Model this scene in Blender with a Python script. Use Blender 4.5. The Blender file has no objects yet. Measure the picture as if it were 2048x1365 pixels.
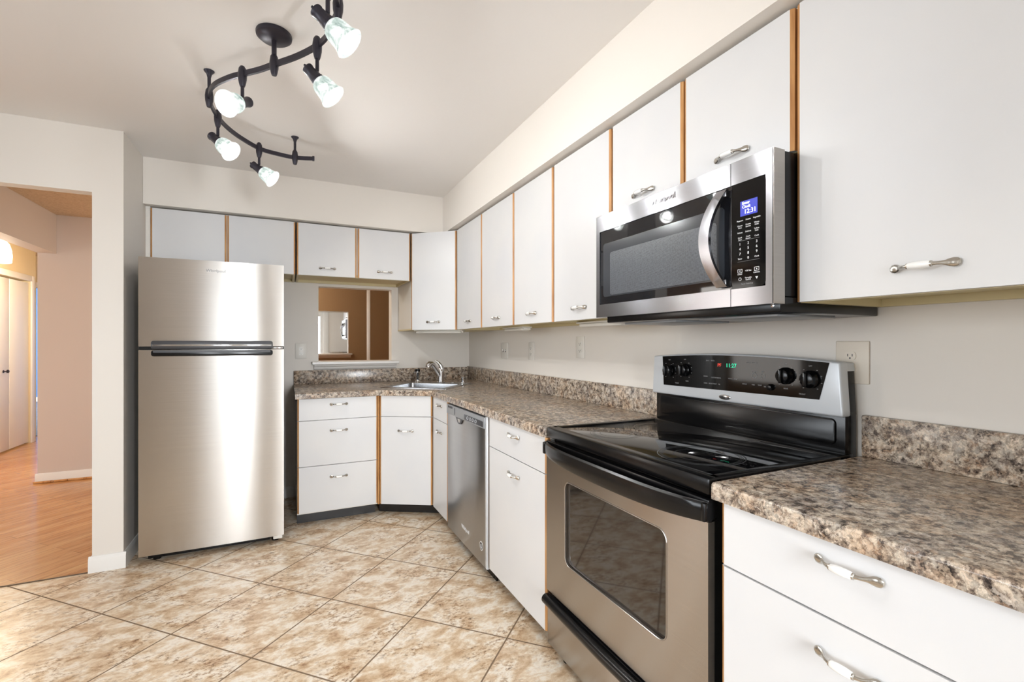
import bpy, bmesh, math, random
from mathutils import Vector, Matrix
PI = math.pi
random.seed(7)
S = bpy.context.scene
COL = S.collection

# ------------------------------------------------------------------ camera, world, exposure
cam_d = bpy.data.cameras.new('camera'); cam = bpy.data.objects.new('camera', cam_d); COL.objects.link(cam)
cam_d.sensor_width = 36.0; cam_d.lens = 944.0/2048*36; cam_d.shift_y = 4.2/2048
cam_d.clip_start = 0.02
cam.location = (0, 0, 1.255); cam.rotation_euler = (PI/2, 0, math.radians(-25.5))
S.camera = cam
S.view_settings.view_transform = 'Standard'
S.view_settings.look = 'None'
S.view_settings.gamma = 1.0
S.view_settings.use_curve_mapping = False
S.view_settings.exposure = 0.25
w = bpy.data.worlds.new('sky'); S.world = w; w.use_nodes = True
w.node_tree.nodes['Background'].inputs[0].default_value = (0.86, 0.93, 1.0, 1)
w.node_tree.nodes['Background'].inputs[1].default_value = 1.6

def area(name, loc, rot, sx, sy, power, color=(1, 1, 1)):
    l = bpy.data.lights.new(name, 'AREA'); l.shape = 'RECTANGLE'; l.size = sx; l.size_y = sy
    l.energy = power; l.color = color
    o = bpy.data.objects.new(name, l); COL.objects.link(o); o.location = loc; o.rotation_euler = rot
    return o
def point(name, loc, power, color=(1, 1, 1), r=0.05):
    l = bpy.data.lights.new(name, 'POINT'); l.energy = power; l.color = color; l.shadow_soft_size = r
    o = bpy.data.objects.new(name, l); COL.objects.link(o); o.location = loc
    return o
LAMP_POWER = 8.8
# daylight coming in through the glass door behind the camera
area('daylight_patio_door', (0.5, -4.2, 1.6), (-PI/2, 0, PI), 2.4, 2.4, 1000, (0.90, 0.95, 1.0))
# added fill light for the kitchen, outside the invented left-wall window
area('side_fill_light', (-5.4, 1.1, 1.8), (0, -PI/2, 0), 1.8, 3.2, 130, (0.90, 0.95, 1.0))
# daylight from the entrance side of the hall
area('daylight_entrance', (-4.2, 5.2, 1.4), (0, -PI/2, 0), 1.6, 1.4, 30, (1.0, 0.97, 0.93))
area('bedroom_fill_light', (-6.9, 11.0, 1.5), (0, -PI/2, 0), 1.6, 1.6, 300, (0.92, 0.96, 1.0))  # added light that brightens the blue bedroom; its walls have no window
point('dining_fill_light', (-0.2, 5.0, 1.95), 20, (1.0, 0.90, 0.76), 0.12)  # added unseen light for the dining room, no fixture modelled

# ------------------------------------------------------------------ materials
def lin(c):
    if isinstance(c, str):
        c = [int(c[i:i+2], 16)/255 for i in (0, 2, 4)]
    return tuple(((x/12.92) if x <= .04045 else ((x+.055)/1.055)**2.4) for x in c[:3]) + (1,)
def mat(name, color, rough=.5, metal=0, spec=.5, **kw):
    m = bpy.data.materials.new(name); m.use_nodes = True
    b = m.node_tree.nodes['Principled BSDF']
    b.inputs['Base Color'].default_value = lin(color)
    b.inputs['Roughness'].default_value = rough; b.inputs['Metallic'].default_value = metal
    b.inputs['Specular IOR Level'].default_value = spec
    if 'emit' in kw:
        b.inputs['Emission Color'].default_value = lin(kw['emit']); b.inputs['Emission Strength'].default_value = kw.get('es', 1)
    if 'coat' in kw: b.inputs['Coat Weight'].default_value = kw['coat']; b.inputs['Coat Roughness'].default_value = kw.get('cr', .05)
    return m
class NT:
    def __init__(s, m): s.t = m.node_tree; s.b = s.t.nodes['Principled BSDF']
    def n(s, typ, **kw):
        nd = s.t.nodes.new(typ)
        for k, v in kw.items():
            if k[0] == '_': setattr(nd, k[1:], v)
            else: nd.inputs[k.replace('__', ' ')].default_value = v
        return nd
    def l(s, a, ao, b, bi): s.t.links.new(a.outputs[ao], b.inputs[bi])
    def ramp(s, stops, interp='LINEAR'):
        r = s.t.nodes.new('ShaderNodeValToRGB'); cr = r.color_ramp; cr.interpolation = interp
        while len(cr.elements) < len(stops): cr.elements.new(.5)
        for e, (p, c) in zip(cr.elements, stops): e.position = p; e.color = lin(c)
        return r
    def pos(s, rot=(0, 0, 0), scale=(1, 1, 1), loc=(0, 0, 0), obj=False):
        if obj:
            g = s.t.nodes.new('ShaderNodeTexCoord'); o = 'Object'
        else:
            g = s.t.nodes.new('ShaderNodeNewGeometry'); o = 'Position'
        mp = s.t.nodes.new('ShaderNodeMapping'); mp.inputs['Rotation'].default_value = rot
        mp.inputs['Scale'].default_value = scale; mp.inputs['Location'].default_value = loc
        s.l(g, o, mp, 'Vector'); return mp
    def bump(s, src, out, strength=.1, dist=.01):
        b = s.n('ShaderNodeBump', Strength=strength, Distance=dist); s.l(src, out, b, 'Height'); s.l(b, 'Normal', s.b, 'Normal')

def paint(name, color, rough=.55, bump=.04, scale=90):
    m = mat(name, color, rough, spec=.3); t = NT(m); p = t.pos()
    n = t.n('ShaderNodeTexNoise', Scale=scale, Detail=4); t.l(p, 0, n, 'Vector'); t.bump(n, 0, bump, .004)
    return m
M_WALL = paint('wall_paint', 'E8E2DA')
M_CEIL = paint('ceiling_paint', 'EFECE9', .6, .05, 60)
M_TAN = paint('hall_paint', 'D9CCC3')
M_BROWN = paint('dining_paint', 'A88A68')
M_BLUE = paint('bedroom_paint', '4F7FB5')
M_CREAM = paint('foyer_paint', 'E3D3B0')
M_TRIM = mat('trim_paint', 'F1EFEB', .35)
M_WHITE = mat('white_laminate', 'EEEEEE', .33, spec=.4)
def _lam():
    t = NT(M_WHITE); p = t.pos()
    n = t.n('ShaderNodeTexNoise', Scale=3, Detail=3); t.l(p, 0, n, 'Vector')
    r = t.ramp([(.35, 'D8D8D9'), (.65, 'DDDCDB')]); t.l(n, 0, r, 'Fac'); t.l(r, 0, t.b, 'Base Color')
    n2 = t.n('ShaderNodeTexNoise', Scale=400, Detail=2); t.l(p, 0, n2, 'Vector'); t.bump(n2, 0, .03, .002)
_lam()
M_OAK = mat('oak_edge', 'B07B4A', .45)
def _oak():
    t = NT(M_OAK); p = t.pos(scale=(60, 60, 4))
    n = t.n('ShaderNodeTexNoise', Scale=1.5, Detail=5); t.l(p, 0, n, 'Vector')
    r = t.ramp([(.3, 'A36F40'), (.55, 'C6935C'), (.8, 'D6AC78')]); t.l(n, 0, r, 'Fac'); t.l(r, 0, t.b, 'Base Color')
_oak()
M_MAPLE = mat('pale_melamine', 'D9CBA0', .5)
M_CARC = mat('cabinet_side', 'E4E0D8', .5)
M_TOE = mat('black_vinyl_base', '1C1917', .4)
M_BLACK = mat('black_plastic', '0C0C0D', .22, spec=.35)
M_BLACKG = mat('black_gloss', '0B0B0C', .06, spec=.3)
M_DGREY = mat('dark_grey_plastic', '3A3A3D', .35)
M_GREY = mat('grey_plastic', '8E9092', .35)
M_SILVER = mat('silver_plastic', 'D0D4D8', .38, .25)
M_CHROME = mat('chrome', 'DADADC', .09, 1)
M_NICKEL = mat('brushed_nickel', 'C6C2BA', .24, 1)
M_CERAM = mat('white_ceramic', 'F4F3F0', .12, coat=.6)
M_OUTLET = mat('outlet_plastic', 'E6E2DA', .35)
M_OUTLETW = mat('painted_plate', 'E4DACB', .45)
M_BRONZE = mat('dark_bronze', '312E37', .38, .4)
M_STRIP = mat('light_fixture_plastic', 'DDD9D0', .4)
M_WTEXT = mat('white_print', 'E8E8E8', .5)
M_GTEXT = mat('grey_print', '9A9A9A', .5)
M_MIRROR = mat('mirror_glass', 'F2F2F2', .0, 1)

def steel(name, color, rough=.27):
    m = mat(name, color, rough, 1); t = NT(m)
    p2 = t.pos(obj=True); n2 = t.n('ShaderNodeTexNoise', Scale=9, Detail=6, Roughness=.65); t.l(p2, 0, n2, 'Vector')
    mr = t.n('ShaderNodeMapRange', From__Min=.3, From__Max=.75, To__Min=rough-.004, To__Max=rough+.006); t.l(n2, 0, mr, 'Value')
    t.l(mr, 0, t.b, 'Roughness')
    p = t.pos(scale=(2, 2, 500), obj=True); n = t.n('ShaderNodeTexNoise', Scale=1, Detail=2); t.l(p, 0, n, 'Vector')
    c = lin(color); r = t.ramp([(.3, color), (.7, color)]); r.color_ramp.elements[0].color = tuple(x*.93 for x in c[:3])+(1,)
    t.l(n, 0, r, 'Fac'); t.l(r, 0, t.b, 'Base Color')
    t.b.inputs['Anisotropic'].default_value = .93
    tg = t.n('ShaderNodeTangent', _direction_type='RADIAL', _axis='Z'); t.l(tg, 0, t.b, 'Tangent'); t.b.inputs['Anisotropic Rotation'].default_value = .25
    return m
M_STEEL = steel('brushed_stainless', 'C9C5C0', .25)
M_STEELW = steel('brushed_stainless_warm', 'B5B0AB', .25)
M_STEELC = steel('brushed_stainless_cool', 'A6A7AC', .24)
M_STEELD = steel('brushed_stainless_grey', 'B6B6B6', .3)
M_SINK = mat('sink_stainless', 'B9BABC', .25, 1)

def granite():
    m = mat('granite_laminate', '8A7A6A', .22, spec=.5); t = NT(m); p = t.pos()
    nz = t.n('ShaderNodeTexNoise', Scale=18, Detail=6, Roughness=.65); t.l(p, 0, nz, 'Vector')
    mx = t.n('ShaderNodeMix', _data_type='RGBA', _blend_type='LINEAR_LIGHT'); mx.inputs[0].default_value = .06
    t.l(p, 0, mx, 6); t.l(nz, 1, mx, 7)
    v = t.n('ShaderNodeTexVoronoi', Scale=80, Randomness=1.0); t.l(mx, 2, v, 'Vector')
    sep = t.n('ShaderNodeSeparateColor'); t.l(v, 'Color', sep, 0)
    r = t.ramp([(0, '1E1A1A'), (.18, '4A3F3A'), (.32, '8F8074'), (.5, 'C7B5A0'), (.68, 'E3D5C2'), (.82, 'B28F70'), (1, 'F5ECDF')]); t.l(sep, 0, r, 'Fac')
    v2 = t.n('ShaderNodeTexVoronoi', Scale=80, Randomness=1.0, _feature='DISTANCE_TO_EDGE'); t.l(mx, 2, v2, 'Vector')
    er = t.ramp([(0, '1C1818'), (.13, 'FFFFFF')]); t.l(v2, 0, er, 'Fac')
    n2 = t.n('ShaderNodeTexNoise', Scale=46, Detail=9, Roughness=.74); t.l(p, 0, n2, 'Vector')
    dr = t.ramp([(.38, '171415'), (.47, '8A7C72'), (.54, 'E6DBCB'), (.68, 'FFF8EC')]); t.l(n2, 0, dr, 'Fac')
    m1 = t.n('ShaderNodeMix', _data_type='RGBA', _blend_type='MULTIPLY'); m1.inputs[0].default_value = .7
    t.l(r, 0, m1, 6); t.l(er, 0, m1, 7)
    m2 = t.n('ShaderNodeMix', _data_type='RGBA', _blend_type='MIX'); m2.inputs[0].default_value = .5
    t.l(m1, 2, m2, 6); t.l(dr, 0, m2, 7)
    n3 = t.n('ShaderNodeTexNoise', Scale=9, Detail=4, Roughness=.6); t.l(p, 0, n3, 'Vector')
    cr = t.ramp([(.35, 'A9A3A8'), (.5, 'E8E0D6'), (.66, 'DDBB96')]); t.l(n3, 0, cr, 'Fac')
    m3 = t.n('ShaderNodeMix', _data_type='RGBA', _blend_type='MULTIPLY'); m3.inputs[0].default_value = .55
    t.l(m2, 2, m3, 6); t.l(cr, 0, m3, 7)
    t.l(m3, 2, t.b, 'Base Color')
    return m
M_GRAN = granite()

def tile():
    m = mat('stone_tile', 'CDB697', .3, spec=.45); t = NT(m)
    a = .458
    p = t.pos(rot=(0, 0, -PI/4), loc=(-.052, -.232, 0))
    br = t.n('ShaderNodeTexBrick', _offset=0.0, Scale=1.0, Mortar__Size=.0035, Mortar__Smooth=.1, Brick__Width=a, Row__Height=a)
    br.inputs['Color1'].default_value = (.46, .46, .46, 1); br.inputs['Color2'].default_value = (.54, .54, .54, 1)
    t.l(p, 0, br, 'Vector')
    pp = t.pos(rot=(0, 0, -PI/4), scale=(1, 1.5, 1))
    n1 = t.n('ShaderNodeTexNoise', Scale=9, Detail=10, Roughness=.7, Distortion=.25); t.l(pp, 0, n1, 'Vector')
    r1 = t.ramp([(.32, 'B39070'), (.42, 'D0B391'), (.5, 'E3CFB4'), (.58, 'F3EADC'), (.7, 'E3CBAB'), (.8, 'CBA57B')]); t.l(n1, 0, r1, 'Fac')
    n2 = t.n('ShaderNodeTexNoise', Scale=42, Detail=10, Roughness=.72); t.l(pp, 0, n2, 'Vector')
    r2 = t.ramp([(.36, '57483E'), (.43, 'C9B299'), (.52, 'FFFFFF')]); t.l(n2, 0, r2, 'Fac')
    n3 = t.n('ShaderNodeTexNoise', Scale=5.5, Detail=4); t.l(pp, 0, n3, 'Vector')
    r3 = t.ramp([(.45, '000000'), (.6, 'FFFFFF')]); t.l(n3, 0, r3, 'Fac')
    mf = t.n('ShaderNodeMath', _operation='MULTIPLY'); mf.inputs[1].default_value = .8; t.l(r3, 0, mf, 0)
    ma = t.n('ShaderNodeMath', _operation='ADD'); ma.inputs[1].default_value = .15; t.l(mf, 0, ma, 0)
    m1 = t.n('ShaderNodeMix', _data_type='RGBA', _blend_type='MULTIPLY'); t.l(ma, 0, m1, 0); t.l(r1, 0, m1, 6); t.l(r2, 0, m1, 7)
    m2 = t.n('ShaderNodeMix', _data_type='RGBA', _blend_type='OVERLAY'); m2.inputs[0].default_value = .5
    t.l(m1, 2, m2, 6); t.l(br, 'Color', m2, 7)
    m3 = t.n('ShaderNodeMix', _data_type='RGBA'); t.l(br, 'Fac', m3, 0); t.l(m2, 2, m3, 6); m3.inputs[7].default_value = lin('806A54')
    t.l(m3, 2, t.b, 'Base Color')
    mr = t.n('ShaderNodeMapRange', To__Min=.3, To__Max=.8); t.l(br, 'Fac', mr, 'Value'); t.l(mr, 0, t.b, 'Roughness')
    inv = t.n('ShaderNodeMath', _operation='SUBTRACT'); inv.inputs[0].default_value = 1; t.l(br, 'Fac', inv, 1)
    t.bump(inv, 0, .5, .002)
    return m
M_TILE = tile()
def hardwood():
    m = mat('oak_floor', 'C98F55', .2, spec=.5); t = NT(m)
    p = t.pos(rot=(0, 0, -PI/4))
    br = t.n('ShaderNodeTexBrick', _offset=.37, Scale=1.0, Mortar__Size=.0012, Brick__Width=.9, Row__Height=.082)
    br.inputs['Color1'].default_value = lin('D09A62'); br.inputs['Color2'].default_value = lin('E2B47E'); br.inputs['Mortar'].default_value = lin('8A5A30')
    t.l(p, 0, br, 'Vector')
    p2 = t.pos(rot=(0, 0, -PI/4), scale=(1, 1, 1))
    mp = t.n('ShaderNodeMapping'); mp.inputs['Scale'].default_value = (3, 26, 1); t.l(p2, 0, mp, 'Vector')
    n = t.n('ShaderNodeTexNoise', Scale=1.6, Detail=6, Roughness=.6, Distortion=.8); t.l(mp, 0, n, 'Vector')
    r = t.ramp([(.3, 'B98A5C'), (.5, 'F0E0D0'), (.7, 'FFFFFF')]); t.l(n, 0, r, 'Fac')
    m1 = t.n('ShaderNodeMix', _data_type='RGBA', _blend_type='MULTIPLY'); m1.inputs[0].default_value = .7
    t.l(br, 'Color', m1, 6); t.l(r, 0, m1, 7); t.l(m1, 2, t.b, 'Base Color')
    return m
M_WOOD = hardwood()
def popcorn():
    m = mat('popcorn_bounce_tint', 'DCC4A6', .8, spec=.2); t = NT(m); p = t.pos()
    n = t.n('ShaderNodeTexNoise', Scale=70, Detail=4); t.l(p, 0, n, 'Vector'); t.bump(n, 0, .25, .006)
    r = t.ramp([(.35, 'CDB596'), (.6, 'DCC6AA')]); t.l(n, 0, r, 'Fac'); t.l(r, 0, t.b, 'Base Color')  # warm bounce off the wood floor is painted into this beige
    return m
M_POP = popcorn()
def carpet():
    m = mat('grey_carpet', '6F7A8A', .95, spec=.1); t = NT(m); p = t.pos()
    n = t.n('ShaderNodeTexNoise', Scale=60, Detail=5); t.l(p, 0, n, 'Vector')
    r = t.ramp([(.35, '525B6B'), (.65, '8C95A3')]); t.l(n, 0, r, 'Fac'); t.l(r, 0, t.b, 'Base Color')
    return m
M_CARPET = carpet()
def shade_glass():
    m = mat('alabaster_glass', 'E9F0EC', .25); t = NT(m); p = t.pos(obj=True)
    n = t.n('ShaderNodeTexNoise', Scale=30, Detail=5, Roughness=.6, Distortion=.6); t.l(p, 0, n, 'Vector')
    r = t.ramp([(.36, '7A918B'), (.5, 'C4D5CE'), (.62, 'FFFFFF')]); t.l(n, 0, r, 'Fac'); t.l(r, 0, t.b, 'Emission Color'); t.b.inputs['Base Color'].default_value = (.012, .013, .0125, 1)
    t.b.inputs['Emission Strength'].default_value = .92
    out = t.t.nodes['Material Output']; tr = t.n('ShaderNodeBsdfTransparent'); mx = t.n('ShaderNodeMixShader'); mx.inputs[0].default_value = .17
    t.l(t.b, 0, mx, 1); t.l(tr, 0, mx, 2); t.l(mx, 0, out, 0)
    return m
M_SHADE = shade_glass()
M_BULB = mat('lit_bulb', 'FFFFFF', .3, emit='FFFBF2', es=2.5)
M_FOYERGLASS = mat('lit_opal_glass', 'FFF3DC', .3, emit='FFE3B0', es=3.2)
M_LCD = mat('lcd_screen', '2A2F8A', .2, emit='4350C8', es=.55)
M_LCDT = mat('lcd_digits', 'FFFFFF', .4, emit='F0F2FF', es=1.2)
M_LEDG = mat('led_green', '20C090', .4, emit='30E0A8', es=1.0)
M_LEDR = mat('led_red', 'C03020', .4, emit='E04030', es=.8)
def mesh_screen():
    m = mat('microwave_screen', '5A5F66', .35, spec=.4); t = NT(m); p = t.pos(obj=True)
    v = t.n('ShaderNodeTexVoronoi', Scale=260, Randomness=.15); t.l(p, 0, v, 'Vector')
    r = t.ramp([(.25, '0E0F12'), (.6, '5A5E64')]); t.l(v, 0, r, 'Fac'); t.l(r, 0, t.b, 'Base Color')
    return m
M_SCREEN = mesh_screen()
M_SMOKE = mat('smoked_glass', '17181C', .03, spec=.8)
M_OVENGL = mat('oven_window_glass', '2B2622', .04, spec=.9)
M_COOK = mat('ceramic_cooktop', '08080A', .05, spec=.75)
M_RING = mat('burner_ring_print', '2A2A2D', .16)
def glass():
    m = bpy.data.materials.new('pane_glass'); m.use_nodes = True; nt = m.node_tree; nt.nodes.clear()
    o = nt.nodes.new('ShaderNodeOutputMaterial'); mx = nt.nodes.new('ShaderNodeMixShader'); fr = nt.nodes.new('ShaderNodeFresnel'); fr.inputs[0].default_value = 1.45
    tr = nt.nodes.new('ShaderNodeBsdfTransparent'); gl = nt.nodes.new('ShaderNodeBsdfGlossy'); gl.inputs['Roughness'].default_value = 0
    nt.links.new(fr.outputs[0], mx.inputs[0]); nt.links.new(tr.outputs[0], mx.inputs[1]); nt.links.new(gl.outputs[0], mx.inputs[2]); nt.links.new(mx.outputs[0], o.inputs[0])
    return m
M_GLASS = glass()

# ------------------------------------------------------------------ mesh helpers
class MB:
    """collects geometry (with material slots) and links it as ONE mesh object"""
    def __init__(s): s.bm = bmesh.new(); s.mats = []
    def mi(s, m):
        if m not in s.mats: s.mats.append(m)
        return s.mats.index(m)
    def add(s, bm2, m, M=None):
        if M is not None: bm2.transform(M)
        i = s.mi(m)
        for f in bm2.faces: f.material_index = i
        me = bpy.data.meshes.new('t'); bm2.to_mesh(me); bm2.free(); s.bm.from_mesh(me); bpy.data.meshes.remove(me)
        return s
    def box(s, x0, x1, y0, y1, z0, z1, m, bev=0, seg=2, M=None):
        b = bmesh.new(); bmesh.ops.create_cube(b, size=1)
        bmesh.ops.scale(b, vec=(x1-x0, y1-y0, z1-z0), verts=b.verts); bmesh.ops.translate(b, vec=((x0+x1)/2, (y0+y1)/2, (z0+z1)/2), verts=b.verts)
        if bev: bmesh.ops.bevel(b, geom=list(b.edges), offset=bev, segments=seg, profile=.5, affect='EDGES')
        return s.add(b, m, M)
    def prism(s, pts, z0, z1, m, M=None, bev=0, seg=2):
        b = bmesh.new(); vs = [b.verts.new((x, y, z0)) for x, y in pts]; f = b.faces.new(vs)
        r = bmesh.ops.extrude_face_region(b, geom=[f]); bmesh.ops.translate(b, vec=(0, 0, z1-z0), verts=[v for v in r['geom'] if isinstance(v, bmesh.types.BMVert)])
        bmesh.ops.recalc_face_normals(b, faces=b.faces)
        if bev: bmesh.ops.bevel(b, geom=list(b.edges), offset=bev, segments=seg, profile=.5, affect='EDGES')
        return s.add(b, m, M)
    def xz(s, pts, y0, y1, m, bev=0, seg=2):
        """outline given in local x,z, extruded along y"""
        return s.prism([(x, z) for x, z in pts], -y1, -y0, m, Matrix.Rotation(PI/2, 4, 'X'), bev, seg)
    def yz(s, pts, x0, x1, m, bev=0, seg=2):
        """outline given in local y,z, extruded along x"""
        return s.prism(pts, x0, x1, m, Matrix(((0, 0, 1, 0), (1, 0, 0, 0), (0, 1, 0, 0), (0, 0, 0, 1))), bev, seg)
    def loft(s, rings, m, closed_ends=True):
        b = bmesh.new(); R = [[b.verts.new(p) for p in r] for r in rings]; n = len(R[0])
        for a, c in zip(R, R[1:]):
            for i in range(n): b.faces.new((a[i], a[(i+1) % n], c[(i+1) % n], c[i]))
        if closed_ends: b.faces.new(R[0][::-1]); b.faces.new(R[-1])
        bmesh.ops.recalc_face_normals(b, faces=b.faces)
        return s.add(b, m)
    def tube(s, pts, r, m, n=12):
        pts = [Vector(p) for p in pts]; rr = r if isinstance(r, (list, tuple)) else [r]*len(pts)
        rings = []; up = None
        for i, p in enumerate(pts):
            d = (pts[min(i+1, len(pts)-1)]-pts[max(i-1, 0)]).normalized()
            if up is None: up = d.orthogonal().normalized()
            up = (up-d*up.dot(d)).normalized(); sd = d.cross(up)
            rings.append([p+(up*math.cos(2*PI*k/n)+sd*math.sin(2*PI*k/n))*rr[i] for k in range(n)])
        return s.loft(rings, m)
    def lathe(s, prof, m, n=24, M=None, axis='Z', ends=True):
        rings = [[(r*math.cos(2*PI*k/n), r*math.sin(2*PI*k/n), z) for k in range(n)] for r, z in prof]
        if M is not None: rings = [[M @ Vector(p) for p in r] for r in rings]
        return s.loft(rings, m, ends)
    def text(s, body, size, m, x, z, y=0, align='CENTER', ext=.0004, M=None, sx=1):
        c = bpy.data.curves.new('t', 'FONT'); c.body = body; c.size = size; c.align_x = align; c.align_y = 'CENTER'; c.extrude = ext; c.resolution_u = 3
        o = bpy.data.objects.new('t', c); COL.objects.link(o)
        me = bpy.data.meshes.new_from_object(o.evaluated_get(bpy.context.evaluated_depsgraph_get()))
        bpy.data.objects.remove(o); bpy.data.curves.remove(c)
        b = bmesh.new(); b.from_mesh(me); bpy.data.meshes.remove(me)
        T = Matrix.Translation((x, y, z)) @ Matrix.Rotation(PI/2, 4, 'X') @ Matrix.Diagonal((sx, 1, 1, 1))
        return s.add(b, m, (M @ T) if M is not None else T)
    def build(s, name, parent=None, loc=(0, 0, 0), rot=(0, 0, 0), smooth=.6):
        me = bpy.data.meshes.new(name); s.bm.to_mesh(me); s.bm.free()
        for m in s.mats: me.materials.append(m)
        if smooth:
            me.shade_smooth(); me.set_sharp_from_angle(angle=smooth)
        o = bpy.data.objects.new(name, me); COL.objects.link(o); o.location = loc; o.rotation_euler = rot
        if parent: o.parent = parent
        return o
def rrect(x0, x1, z0, z1, r, n=5):
    pts = []
    for cx, cz, a in ((x1-r, z1-r, 0), (x0+r, z1-r, PI/2), (x0+r, z0+r, PI), (x1-r, z0+r, 1.5*PI)):
        for k in range(n+1): pts.append((cx+r*math.cos(a+PI/2*k/n), cz+r*math.sin(a+PI/2*k/n)))
    return pts
def tag(o, label, cat, group=None):
    o['label'] = label; o['category'] = cat
    if group: o['group'] = group
    return o
def thing(name, label, cat, loc=(0, 0, 0), rotz=0, group=None):
    o = bpy.data.objects.new(name, None); COL.objects.link(o); o.empty_display_size = .1
    o.location = loc; o.rotation_euler = (0, 0, rotz); return tag(o, label, cat, group)
def struct(name, mb, parent=None, smooth=.6):
    o = mb.build(name, parent, smooth=smooth)
    if parent is None: o['kind'] = 'structure'
    return o

# ------------------------------------------------------------------ room shell
XW, YW = 1.57, 4.245          # right wall plane, back wall plane
CZ = 2.44                     # kitchen ceiling
RY = -0.65                    # rear wall (behind the camera)
LX = -2.45                    # left wall of the kitchen
T = .12
struct('floor', MB().box(LX, 1.70, RY-.1, 3.325, -.08, 0, M_TILE).box(-.83, 1.70, 3.325, YW+.1, -.08, 0, M_TILE))
struct('floor_hall', MB().box(-4.6, -.83, 3.325, 8.5, -.08, -.001, M_WOOD).box(-.83, 3.3, YW+.1, 6.1, -.08, -.001, M_WOOD))
struct('floor_bedroom', MB().box(-8, -1.5, 8.5, 13.6, -.08, .004, M_CARPET))
struct('ceiling', MB().box(LX-.1, 1.70, RY-.1, YW+.06, CZ, CZ+.1, M_CEIL))
struct('ceiling_hall', MB().box(-4.6, LX-.1, 3.3, 8.5, CZ-.02, CZ+.08, M_POP).box(LX-.1, -.83, 3.405, 8.5, CZ-.02, CZ-.001, M_POP).box(-.83, 3.3, YW+T, 6.1, CZ-.02, CZ+.08, M_POP))
struct('ceiling_bedroom', MB().box(-8, -1.5, 8.5, 13.6, CZ, CZ+.1, M_CEIL))
struct('wall_right', MB().box(XW, XW+.12, RY-.1, YW+T, 0, CZ, M_WALL))
# back wall with the pass-through, kitchen side cream, dining side brown
PX0, PX1, PZ0, PZ1 = .238, .839, 1.085, 1.729
bw = MB()
for y0, y1, m in ((YW, YW+T-.004, M_WALL), (YW+T-.004, YW+T, M_BROWN)):
    bw.box(-.90, PX0, y0, y1, 0, CZ, m); bw.box(PX1, XW+(.0 if m is M_WALL else 1.6), y0, y1, 0, CZ, m)
    bw.box(PX0, PX1, y0, y1, 0, PZ0, m); bw.box(PX0, PX1, y0, y1, PZ1, CZ, m)
struct('wall_back', bw)
# soffits above the wall cabinets
struct('wall_soffit_back', MB().box(-.824, 1.145, 3.71, YW, 2.142, CZ, M_WALL))
struct('wall_soffit_right', MB().box(1.145, XW, RY, YW, 2.142, CZ, M_WALL))
# stub wall beside the refrigerator and header over the hall opening
struct('wall_left_stub', MB().box(-.962, -.825, 3.32, YW+T, 0, CZ, M_WALL))
struct('wall_left_header', MB().box(LX, -.962, 3.32, 3.40, 2.083, CZ, M_WALL).box(LX-.1, -2.25, 3.32, 3.40, 0, CZ, M_WALL))
struct('wall_left', MB().box(LX-.1, LX, RY, -.1, 0, CZ, M_WALL).box(LX-.1, LX, 2.3, 3.32, 0, CZ, M_WALL).box(LX-.1, LX, -.1, 2.3, 0, .7, M_WALL).box(LX-.1, LX, -.1, 2.3, 2.1, CZ, M_WALL))
DX0, DX1, DZ = .34, .84, 2.05
WX0, WX1, WZ0, WZ1 = -.90, -.38, .12, 2.10
rw = MB()
for x0, x1 in ((LX-.1, WX0), (WX1, DX0), (DX1, 1.69)): rw.box(x0, x1, RY-.1, RY, 0, CZ, M_WALL)
rw.box(WX0, WX1, RY-.1, RY, 0, WZ0, M_WALL).box(WX0, WX1, RY-.1, RY, WZ1, CZ, M_WALL).box(DX0, DX1, RY-.1, RY, DZ, CZ, M_WALL)
struct('wall_rear', rw)
# glass patio door and tall window behind the camera
d = MB(); c = .07
d.box(DX0-.07, DX0+.03, RY-.09, RY+.018, 0, DZ+.06, M_TRIM, .004); d.box(DX1-.03, DX1+.09, RY-.09, RY+.018, 0, DZ+.06, M_TRIM, .004)
d.box(DX0, DX1, RY-.09, RY+.018, DZ-.03, DZ+.07, M_TRIM, .004); d.box(DX0+.03, DX1-.03, RY-.09, RY-.01, 0, .02, M_TRIM)
yy = RY-.06; x0, x1 = DX0+.03, DX1-.03
d.box(x0, x0+c, yy, yy+.04, .02, DZ-.03, M_TRIM); d.box(x1-c, x1, yy, yy+.04, .02, DZ-.03, M_TRIM)
d.box(x0+c, x1-c, yy, yy+.04, .02, .22, M_TRIM); d.box(x0+c, x1-c, yy, yy+.04, DZ-.14, DZ-.03, M_TRIM)
dd = struct('door_1', d)
MB().box(x0+c, x1-c, yy+.016, yy+.022, .22, DZ-.14, M_GLASS).build('glass_pane', dd)
d = MB()
d.box(WX0-.07, WX0+.02, RY-.09, RY+.018, WZ0-.07, WZ1+.06, M_TRIM, .004).box(WX1-.02, WX1+.07, RY-.09, RY+.018, WZ0-.07, WZ1+.06, M_TRIM, .004)
d.box(WX0+.02, WX1-.02, RY-.09, RY+.018, WZ1-.02, WZ1+.06, M_TRIM, .004).box(WX0+.02, WX1-.02, RY-.09, RY+.03, WZ0-.07, WZ0+.02, M_TRIM, .004)
wm = (WX0+WX1)/2
d.box(wm-.055, wm+.055, RY-.08, RY-.03, WZ0+.02, WZ1-.02, M_TRIM)
wo = struct('window_2', d)
MB().box(WX0+.02, WX1-.02, RY-.057, RY-.053, WZ0+.02, WZ1-.02, M_GLASS).build('glass_pane', wo)
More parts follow.
